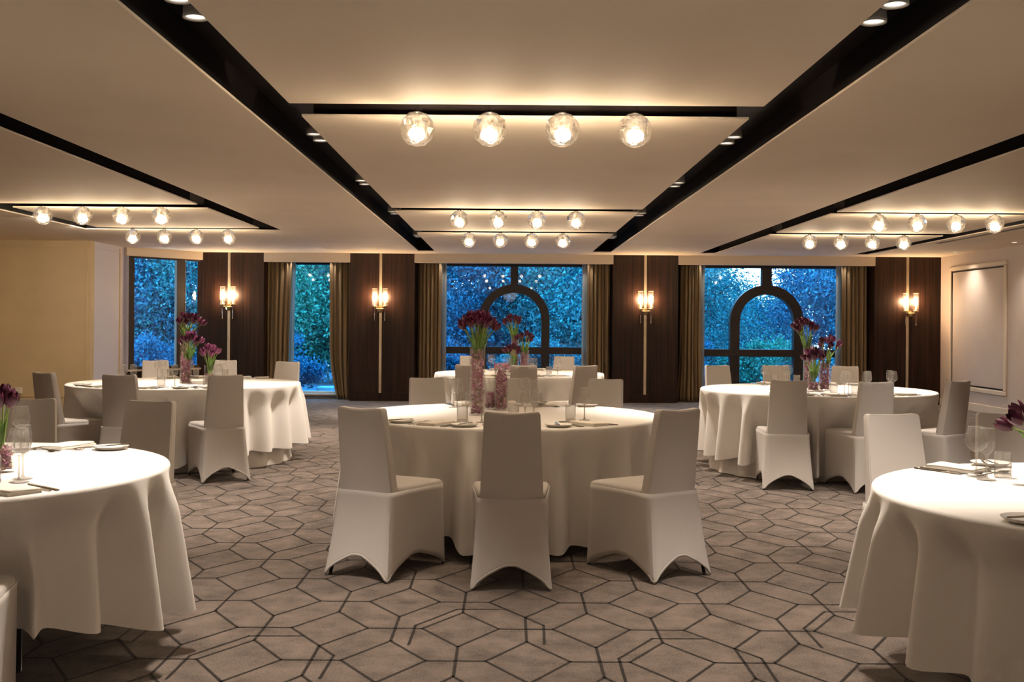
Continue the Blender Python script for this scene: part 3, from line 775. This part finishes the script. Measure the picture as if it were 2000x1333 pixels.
def napkin_mesh():
    def layer(z0, z1, sx, sy, dx):
        def fn(u, v):
            x = (u-.5)*2*sx+dx; y = (v-.5)*2*sy
            return (x, y, z1+.003*math.sin(5*x*8+3*y*9)*.6-.002*(abs(2*u-1)**4))
        mb = MB(); mb.grid(fn, 10, 12)
        n = len(mb.v); ed = [i for i in range(10)]+[10*j+9 for j in range(1, 12)]+[110+i for i in range(8, -1, -1)]+[10*j for j in range(10, 0, -1)]
        base = len(mb.v); mb.v += [(mb.v[i][0]*1.005, mb.v[i][1]*1.005, z0) for i in ed]
        m = len(ed)
        for i in range(m): mb.f.append((base+i, base+(i+1) % m, ed[(i+1) % m], ed[i])); mb.sm.append(False)
        mb.f.append(tuple(base+i for i in reversed(range(m)))); mb.sm.append(False)
        return mb
    a = layer(0, .010, .060, .11, 0); b = layer(.008, .018, .056, .105, .003)
    a.add(b.v, b.f, True); return a.mesh('napkin', MT['napkin'])
kit('folded_napkin', [(None, napkin_mesh())], 'napkin')
def flat(pts, z0, z1, rise=None):       # outline in XY, given as (x, halfwidth) along Y
    mb = MB(); vs = []
    for y, w, zc in pts:
        vs += [(-w, y, z0+zc), (w, y, z0+zc), (w*.8, y, z1+zc), (-w*.8, y, z1+zc)]
    fs = []
    for k in range(len(pts)-1):
        a, b = 4*k, 4*k+4
        for i in range(4):
            j = (i+1) % 4; fs.append((a+i, a+j, b+j, b+i))
    fs += [(3, 2, 1, 0), tuple(4*(len(pts)-1)+i for i in range(4))]
    return mb.add(vs, fs, False)
def knife(L=.225, k=1):
    h = flat([(-L/2, .005*k, 0), (-L/2+.02, .0075*k, 0), (-.0, .0055*k, 0), (.012, .004*k, 0)], 0, .0045)
    b = flat([(.012, .005*k, .0005), (.03, .0085*k, .0005), (L/2-.03, .0085*k, .0005), (L/2-.005, .004*k, .0005), (L/2, .0008, .0005)], 0, .0022)
    return [('handle', h.mesh('handle', MT['steel'])), ('blade', b.mesh('blade', MT['steel']))]
def forkm(L=.20):
    h = flat([(-L/2, .006, 0), (-L/2+.03, .0055, 0), (-.02, .003, .003), (.03, .003, .006), (.05, .010, .004), (.06, .0115, .002)], 0, .003)
    tn = MB()
    for x in (-.009, -.003, .003, .009): tn.add([(x+p[0]*1.0, p[1], p[2]) for p in flat([(.058, .0017, .002), (.08, .0016, .004), (L/2, .0010, .006)], 0, .002).v], flat([(.058, .0017, .002), (.08, .0016, .004), (L/2, .0010, .006)], 0, .002).f)
    return [('handle', h.mesh('handle', MT['steel'])), ('tines', tn.mesh('tines', MT['steel']))]
def spoonm(L=.19):
    h = flat([(-L/2, .006, 0), (-L/2+.03, .005, 0), (-.0, .003, .004), (.045, .003, .006)], 0, .003)
    def fn(u, v):
        a = 2*PI*u; r = v; x = .019*r*math.cos(a); y = .068+.030*r*math.sin(a); return (x, y, .001+.008*r*r)
    return [('handle', h.mesh('handle', MT['steel'])), ('bowl', MB().grid(fn, 20, 6, closed=True).mesh('bowl', MT['steel']))]
kit('table_knife', knife(), 'knife'); kit('butter_knife', knife(.165, .85), 'knife'); kit('table_fork', forkm(), 'fork'); kit('dessert_spoon', spoonm(), 'spoon'); kit('dessert_fork', forkm(.165), 'fork')
PROTO = {}
def place(name, xy, z, rz, label, group, parts=True):
    ps, cat = KIT[name]
    if ps[0][0] is None:
        o = put(name, ps[0][1], None, (xy[0], xy[1], z), rz)
    else:
        o = bpy.data.objects.new(name, None); COL.objects.link(o); o.location = (xy[0], xy[1], z); o.rotation_euler = (0, 0, rz); o.empty_display_size = .02
        for n, me in ps: put(n, me, o)
    return tag(o, label, cat, group)
def setting(key, ang, who, items=None, jit=None):
    """ang: direction from the table centre to the guest, in radians; who: words that name the guest's place"""
    c, R, _, _, tn = TB[key]; rn = random.Random(int(ang*1000)+len(who))
    d = Vector((math.cos(ang), math.sin(ang))); fwd = -d; right = Vector((fwd.y, -fwd.x)); rim = c+d*R
    rz = math.atan2(fwd.y, fwd.x)-PI/2
    def P(x, y): return rim+right*x+fwd*y
    G = 'place settings on the '+tn
    def put_(name, x, y, r, w, z=Z0, j=.006):
        place(name, P(x+rn.uniform(-j, j), y+rn.uniform(-j, j)), z, rz+r+rn.uniform(-.06, .06), w+' '+who, G)
    put_('folded_napkin', 0, .14, PI/2*0+.04, 'folded cream napkin')
    put_('bread_plate', -.235, .13, 0, 'white bread plate')
    put_('butter_knife', -.232, .13, -.5, 'butter knife on plate', Z0+.0165, .002)
    put_('table_fork', -.098, .15, 0, 'inner fork'); put_('table_fork', -.128, .145, 0, 'outer fork')
    put_('table_knife', .092, .15, 0, 'inner knife'); put_('table_knife', .122, .145, 0, 'outer knife')
    put_('dessert_spoon', .0, .305, PI/2, 'dessert spoon'); put_('dessert_fork', -.005, .275, -PI/2, 'dessert fork')
    put_('wine_glass', .115, .315, 0, 'round wine glass'); put_('champagne_glass', .165, .385, 0, 'narrow wine glass'); put_('tumbler', .045, .375, 0, 'water tumbler')
def ang(x, y): return math.atan2(y, x)
where = {}
for key, f, desc in CH:
    where.setdefault(key, []).append((f, desc))
WH = {'C': ['near cream-wall-end', 'near centre', 'near panelled-wall-end', 'far cream-wall-end', 'far centre', 'far panelled-wall-end'],
      'CB': ['near tall-vase', 'near centre', 'near turned-chair', 'window-side hidden-chair', 'window-side pale-chair'],
      'LB': ['cream-wall-end', 'near in-between', 'near clear-standing-chair', 'corner-window-side', 'pier-side', 'tall-window-end'],
      'RB': ['near clear-standing-chair', 'near angled-chair', 'panelled-wall-end', 'curtain-side', 'arch-side', 'vase-side'],
      'LF': ['far goblet', 'far bread-plate', 'near'], 'RF': ['far knife-side', 'far goblet-side']}
over = {('LF', 2): ang(.755, -.656), ('LF', 0): ang(-.42, .9), ('LF', 1): ang(.366, .93), ('RF', 0): ang(-.52, .855), ('RF', 1): ang(.25, .97)}
for key, lst in where.items():
    for i, (f, desc) in enumerate(lst):
        a = over.get((key, i), math.atan2(-f.y, -f.x))
        setting(key, a, 'at the %s place, %s' % (WH[key][i], TB[key][4]))
setting('RF', ang(-.64, -.77), 'at the near place, '+TB['RF'][4])

# ---- vases and tulips
def tulip_mesh(name, m, seed):
    mb = MB(); rn = random.Random(seed)
    for k in range(6):
        a = k*PI/3+(.2 if k % 2 else 0); lay = 1 if k % 2 else .88; op = rn.uniform(.9, 1.15)
        def fn(u, v, a=a, lay=lay, op=op):
            w = (u-.5)*1.25*math.sin(PI*min(1, .12+v*.88))**.8
            r = .0275*lay*(math.sin(PI*(.08+.66*v))**.8)*op; z = .066*v-.002*abs(u-.5)
            return (r*math.cos(a+w), r*math.sin(a+w), z)
        mb.grid(fn, 6, 8)
    return mb.mesh(name, m)
TUL = [tulip_mesh('tulip_bloom', MT['purple'], 1), tulip_mesh('tulip_bloom', MT['purple'], 2), tulip_mesh('tulip_bloom', MT['mauve'], 3)]
def petals(r, h, n, seed):
    rn = random.Random(seed); mb = MB()
    for _ in range(n):
        rr = r*math.sqrt(rn.uniform(.25, 1))*.93; a = rn.random()*2*PI; z = rn.uniform(.012, h)
        c = Vector((rr*math.cos(a), rr*math.sin(a), z)); s = rn.uniform(.009, .017)
        e1 = Vector((rn.gauss(0, 1), rn.gauss(0, 1), rn.gauss(0, 1))).normalized(); e2 = e1.cross(Vector((rn.gauss(0, 1), rn.gauss(0, 1), rn.gauss(0, 1)))).normalized(); n3 = e1.cross(e2)
        ps = []
        for p in (c-e1*s, c+e2*s*.6-n3*s*.2, c+e1*s, c-e2*s*.6-n3*s*.2):
            l = math.hypot(p.x, p.y)
            if l > r*.96: p = Vector((p.x*r*.96/l, p.y*r*.96/l, p.z))
            p.z = max(.008, p.z); ps.append(p)
        mb.add(ps+[c+n3*s*.25], [(0, 1, 4), (1, 2, 4), (2, 3, 4), (3, 0, 4)], True)
    return mb
def vase(xy, r, h, fill, label, tul=None, spread=.1, rise=.16, seed=1, mauve=0, top_petals=False, lean=(0, 0), group='flower vases', tl=''):
    rn = random.Random(seed)
    t = thing('glass_vase', label, 'vase', (xy[0], xy[1], Z0), 0, group)
    MB().lathe([(.0, .0), (r, .0), (r, h), (r-.004, h), (r-.004, .014), (.0, .014)], 32).obj('glass_cylinder', 'vase', t)
    o = petals(r-.006, fill, int(330*fill/.3*(r/.045)**2)+60, seed).obj('orchid_petals', 'petals', t); o['kind'] = 'stuff'
    o = petals(r-.006, fill*.4, int(40*fill/.3)+12, seed+50).obj('orchid_stalks', 'petals_green', t); o['kind'] = 'stuff'
    if top_petals:
        o = petals(r+.012, .05, 70, seed+9).obj('orchid_petals', 'petals', t, loc=(0, 0, h-.02)); o['kind'] = 'stuff'
    if not tul: return
    b = thing('tulip_bunch', tl, 'flowers', (xy[0], xy[1], Z0+h*.0), 0, 'tulip bunches')
    for k in range(tul):
        a = k*2.399+rn.random()*.4; q = math.sqrt((k+.5)/tul)*spread
        top = Vector((q*math.cos(a)+lean[0], q*math.sin(a)+lean[1], h+rise*(1-.42*(q/spread)**2)+rn.uniform(-.014, .014)))
        base = Vector((top.x*.22, top.y*.22, max(fill*.85, h-.09)))
        l = math.hypot(base.x, base.y)
        if l > r*.7: base.x *= r*.7/l; base.y *= r*.7/l
        mid = Vector((min(max(top.x*.38, -r*.85), r*.85), min(max(top.y*.38, -r*.85), r*.85), h+.01))
        if math.hypot(mid.x, mid.y) > r*.85: s_ = r*.85/math.hypot(mid.x, mid.y); mid.x *= s_; mid.y *= s_
        MB().tube([base, mid, mid.lerp(top, .55)+Vector((0, 0, .008)), top], .0032, 6).obj('stalk', 'stalk', b)
        d = (top-mid).normalized()
        bl = put('tulip_bloom', TUL[2] if rn.random() < mauve else TUL[k % 2], b); bl.location = top-d*.004
        bl.rotation_euler = (Vector((0, 0, 1)).rotation_difference(d)).to_euler()
        if k % 2 == 0 or tul < 8:
            s = rn.uniform(.8, 1.15); aa = a+rn.uniform(-.5, .5); hh = rise*.72*s
            def fn(u, v, aa=aa, hh=hh, top=top, mid=mid):
                w = (u-.5)*.030*math.sin(PI*(.08+.92*v))**.8; out = v*(.35+.3*v)*spread*.95
                cx = mid.x*(1-v*.3)+math.cos(aa)*out+lean[0]*v*.5; cy = mid.y*(1-v*.3)+math.sin(aa)*out+lean[1]*v*.5
                return (cx-math.sin(aa)*w, cy+math.cos(aa)*w, h-.05*(1-v)+hh*v*(1-.25*v)-.25*abs(u-.5)*.03)
            MB().grid(fn, 5, 9).obj('leaf', 'green', b)
def X_(px, Y): return uv(px, 640)[0]*Y/F
vase((-.187, 6.90), .050, .45, .42, 'tallest clear vase of pink petals on the middle table', 27, .108, .165, 1, tl='big dark purple tulip bunch in the tallest vase of the middle table')
vase((-.035, 7.33), .048, .285, .27, 'petal-filled vase without tulips on the middle table', None, seed=2, top_petals=True)
vase((-.112, 7.38), .045, .20, .115, 'low half-filled petal vase between two taller ones, middle table', None, seed=3)
vase((.10, 13.08), .05, .46, .42, 'tallest petal vase on the far arched-window table', 13, .11, .20, 4, lean=(-.02, 0), tl='highest tulip bunch on the far arched-window table')
vase((.215, 12.95), .055, .275, .25, 'middle-height petal vase on the far arched-window table', 12, .10, .18, 5, tl='middle-height tulip bunch on the far arched-window table')
vase((.07, 12.84), .05, .13, .09, 'lowest petal vase on the far arched-window table', 11, .09, .17, 6, tl='lowest tulip bunch on the far arched-window table')
vase((-3.09, 10.34), .048, .46, .42, 'tallest petal vase on the tall-window table', 16, .12, .17, 7, tl='highest tulip bunch on the tall-window table', lean=(.04, 0))
vase((-3.035, 10.17), .055, .275, .265, 'stout petal vase on the tall-window table', 12, .11, .16, 8, .35, tl='middle tulip bunch on the tall-window table', lean=(.045, 0))
vase((-2.83, 10.25), .052, .175, .09, 'low vase with few petals on the tall-window table', 11, .08, .15, 9, 1.0, tl='low mauve tulip bunch beside the stout vase')
vase((2.80, 9.98), .048, .425, .40, 'tallest petal vase on the last-window table', 14, .10, .19, 10, lean=(-.04, 0), tl='highest tulip bunch on the last-window table')
vase((2.90, 9.80), .052, .265, .25, 'middle-height petal vase on the last-window table', 9, .115, .19, 11, .1, lean=(.03, 0), tl='spreading tulip bunch on the last-window table')
vase((2.775, 9.72), .052, .17, .08, 'low vase with few petals on the last-window table', 13, .09, .17, 12, .3, tl='low tulip bunch on the last-window table')
vase((-1.945, 4.15), .045, .155, .10, 'low petal vase on the front cream-wall table', 8, .055, .125, 13, tl='tulip bunch on the front cream-wall table', lean=(-.012, 0))
vase((1.99, 3.92), .045, .155, .10, 'low petal vase on the front panelled-wall table', 8, .13, .10, 15, .2, lean=(-.05, 0), tl='spreading tulip bunch on the front panelled-wall table')

# ================================================================== OUTDOORS
gd = struct(MB().box(-30, 30, 19.2, 60, -.35, -.15).obj('ground', 'paving'))
def crown(n, rx, ry, rz, seed, size):
    r = np.random.default_rng(seed)
    # clumped shell
    nc = max(14, n//420); cd = r.normal(size=(nc, 3)); cd /= np.linalg.norm(cd, axis=1)[:, None]; cd *= r.uniform(.45, 1.0, (nc, 1))
    idx = r.integers(0, nc, n); p = cd[idx]+r.normal(scale=.115, size=(n, 3)); p *= np.array([rx, ry, rz])
    a = r.normal(size=(n, 3)); a /= np.linalg.norm(a, axis=1)[:, None]; b = np.cross(a, r.normal(size=(n, 3))); b /= np.linalg.norm(b, axis=1)[:, None]
    s = (size*r.uniform(.6, 1.3, n))[:, None]
    v = np.stack([p-a*s, p+b*s*.45, p+a*s, p-b*s*.45], 1).reshape(-1, 3)
    me = bpy.data.meshes.new('foliage'); me.vertices.add(4*n); me.vertices.foreach_set('co', v.ravel().astype('f4'))
    me.loops.add(4*n); me.loops.foreach_set('vertex_index', np.arange(4*n, dtype='i4'))
    me.polygons.add(n); me.polygons.foreach_set('loop_start', np.arange(0, 4*n, 4, dtype='i4')); me.polygons.foreach_set('loop_total', np.full(n, 4, 'i4'))
    me.update(); me.validate(); return me
CR = [crown(60000, 2.6, 2.0, 2.2, 1, .048), crown(60000, 2.4, 2.0, 2.4, 2, .045)]
SH = crown(16000, 1.2, .9, .8, 3, .042)
TINT = {}
def tinted(me, m):
    if (me.name, m) not in TINT:
        c = me.copy(); c.materials.clear(); c.materials.append(MT[m]); TINT[(me.name, m)] = c
    return TINT[(me.name, m)]
def tree(x, y, zc, k, m, label, s=1.0, rz=0):
    t = thing('garden_tree', label, 'tree', (x, y, -.15), rz, 'trees outside the windows')
    o = put('foliage', tinted(CR[k], m), t, (0, 0, zc+.15)); o.scale = (s, s, s); o['kind'] = 'stuff'
    h = zc+.15
    MB().tube([(0, 0, 0), (.05, .0, h*.5), (-.05, .05, h), (.05, 0, h+1.2*s)], [.16, .13, .10, .04], 8).obj('trunk', 'bark', t)
    for a in (0.4, 2.2, 4.1): MB().tube([(0, 0, h*.55), (.6*math.cos(a), .6*math.sin(a), h*.85), (1.5*s*math.cos(a), 1.5*s*math.sin(a), h+.6*s)], [.07, .05, .015], 6).obj('branch', 'bark', t)
TR = [(-9.8, 25.5, 1.9, 0, 'leaf_c', 'outside the splayed corner window, nearer the cream wall', 1.05, .3), (-7.4, 26.5, 2.0, 1, 'leaf_a', 'outside the splayed corner window, nearer its pier', 1.0, 1.1),
      (-4.9, 27.0, 2.3, 0, 'leaf_b', 'outside the tall narrow window', 1.0, 2.0), (-1.4, 26.5, 2.1, 1, 'leaf_c', 'outside the middle arched window, tall-vase side', 1.05, .7),
      (1.9, 26.0, 2.2, 0, 'leaf_a', 'outside the middle arched window, on the bare-pier side', 1.05, 3.0), (4.2, 27.2, 1.75, 1, 'leaf_a', 'outside the last arched window, by the middle pier', .9, 4.2),
      (8.7, 25.8, 2.3, 0, 'leaf_c', 'outside the last arched window, on the panelled-wall side', 1.05, 5.0)]
for x, y, z, k, m, d, s, r in TR: tree(x, y, z, k, m, 'leafy tree in blue dusk '+d, s, r)
for x, y, z, k, m, d, s, r in ((-11, 34, 3.0, 1, 'leaf_b', 'behind the trees of the splayed corner window', 1.5, .2), (-5, 35, 3.4, 0, 'leaf_c', 'behind the tree of the tall narrow window', 1.5, 1.2),
                          (.4, 34, 3.4, 1, 'leaf_c', 'filling the arch of the middle arched window', 1.5, 2.2), (4.3, 36, 2.6, 0, 'leaf_b', 'filling the arch of the last arched window', 1.3, 3.1), (8.3, 36, .5, 1, 'leaf_c', 'under the bright sky gap, last arched window', 1.0, .5), (7.3, 33, .2, 0, 'leaf_a', 'lowest within the last arched window', 1.0, 1.5), (13.2, 35, 3.4, 0, 'leaf_b', 'at the far end behind the last arched window', 1.5, 3.3)):
    tree(x, y, z, k, m, 'taller distant tree in blue dusk '+d, s, r)
for i, (x, y, m, d, s) in enumerate(((-5.2, 22.6, 'leaf_c', 'low outside the tall narrow window', 1.0), (-7.6, 22.8, 'leaf_c', 'low outside the splayed corner window', .9), (-1.6, 22.9, 'leaf_c', 'low outside the middle arched window by the curtain', .9), (.8, 23.2, 'leaf_a', 'low outside the middle arched window under its arch', .9),
                               (3.6, 23.0, 'leaf_c', 'low outside the last arched window by the middle pier', .85), (5.6, 23.3, 'leaf_b', 'low outside the last arched window under its arch', .9), (7.6, 22.8, 'leaf_a', 'low outside the last arched window by the corner', .9))):
    t = thing('garden_shrub', 'rounded shrub '+d, 'shrub', (x, y, -.15), i*1.3, 'shrubs outside the windows')
    o = put('foliage', tinted(SH, m), t, (0, 0, .55)); o.scale = (s, s, s); o['kind'] = 'stuff'
    MB().tube([(0, 0, 0), (0, 0, .5)], .04, 6).obj('stem', 'bark', t)
for x, y, l, d in ((-3.55, 21.4, .8, 'nearer the glass'), (-3.65, 23.4, .9, 'further out')):
    tag(MB().box(-l/2, l/2, -.22, .22, 0, .10).obj('stone_slab', 'stone', loc=(x, y, -.15), bevel=.02), 'pale stone slab on the ground outside the tall narrow window, '+d, 'stone slab', 'stone slabs outdoors')
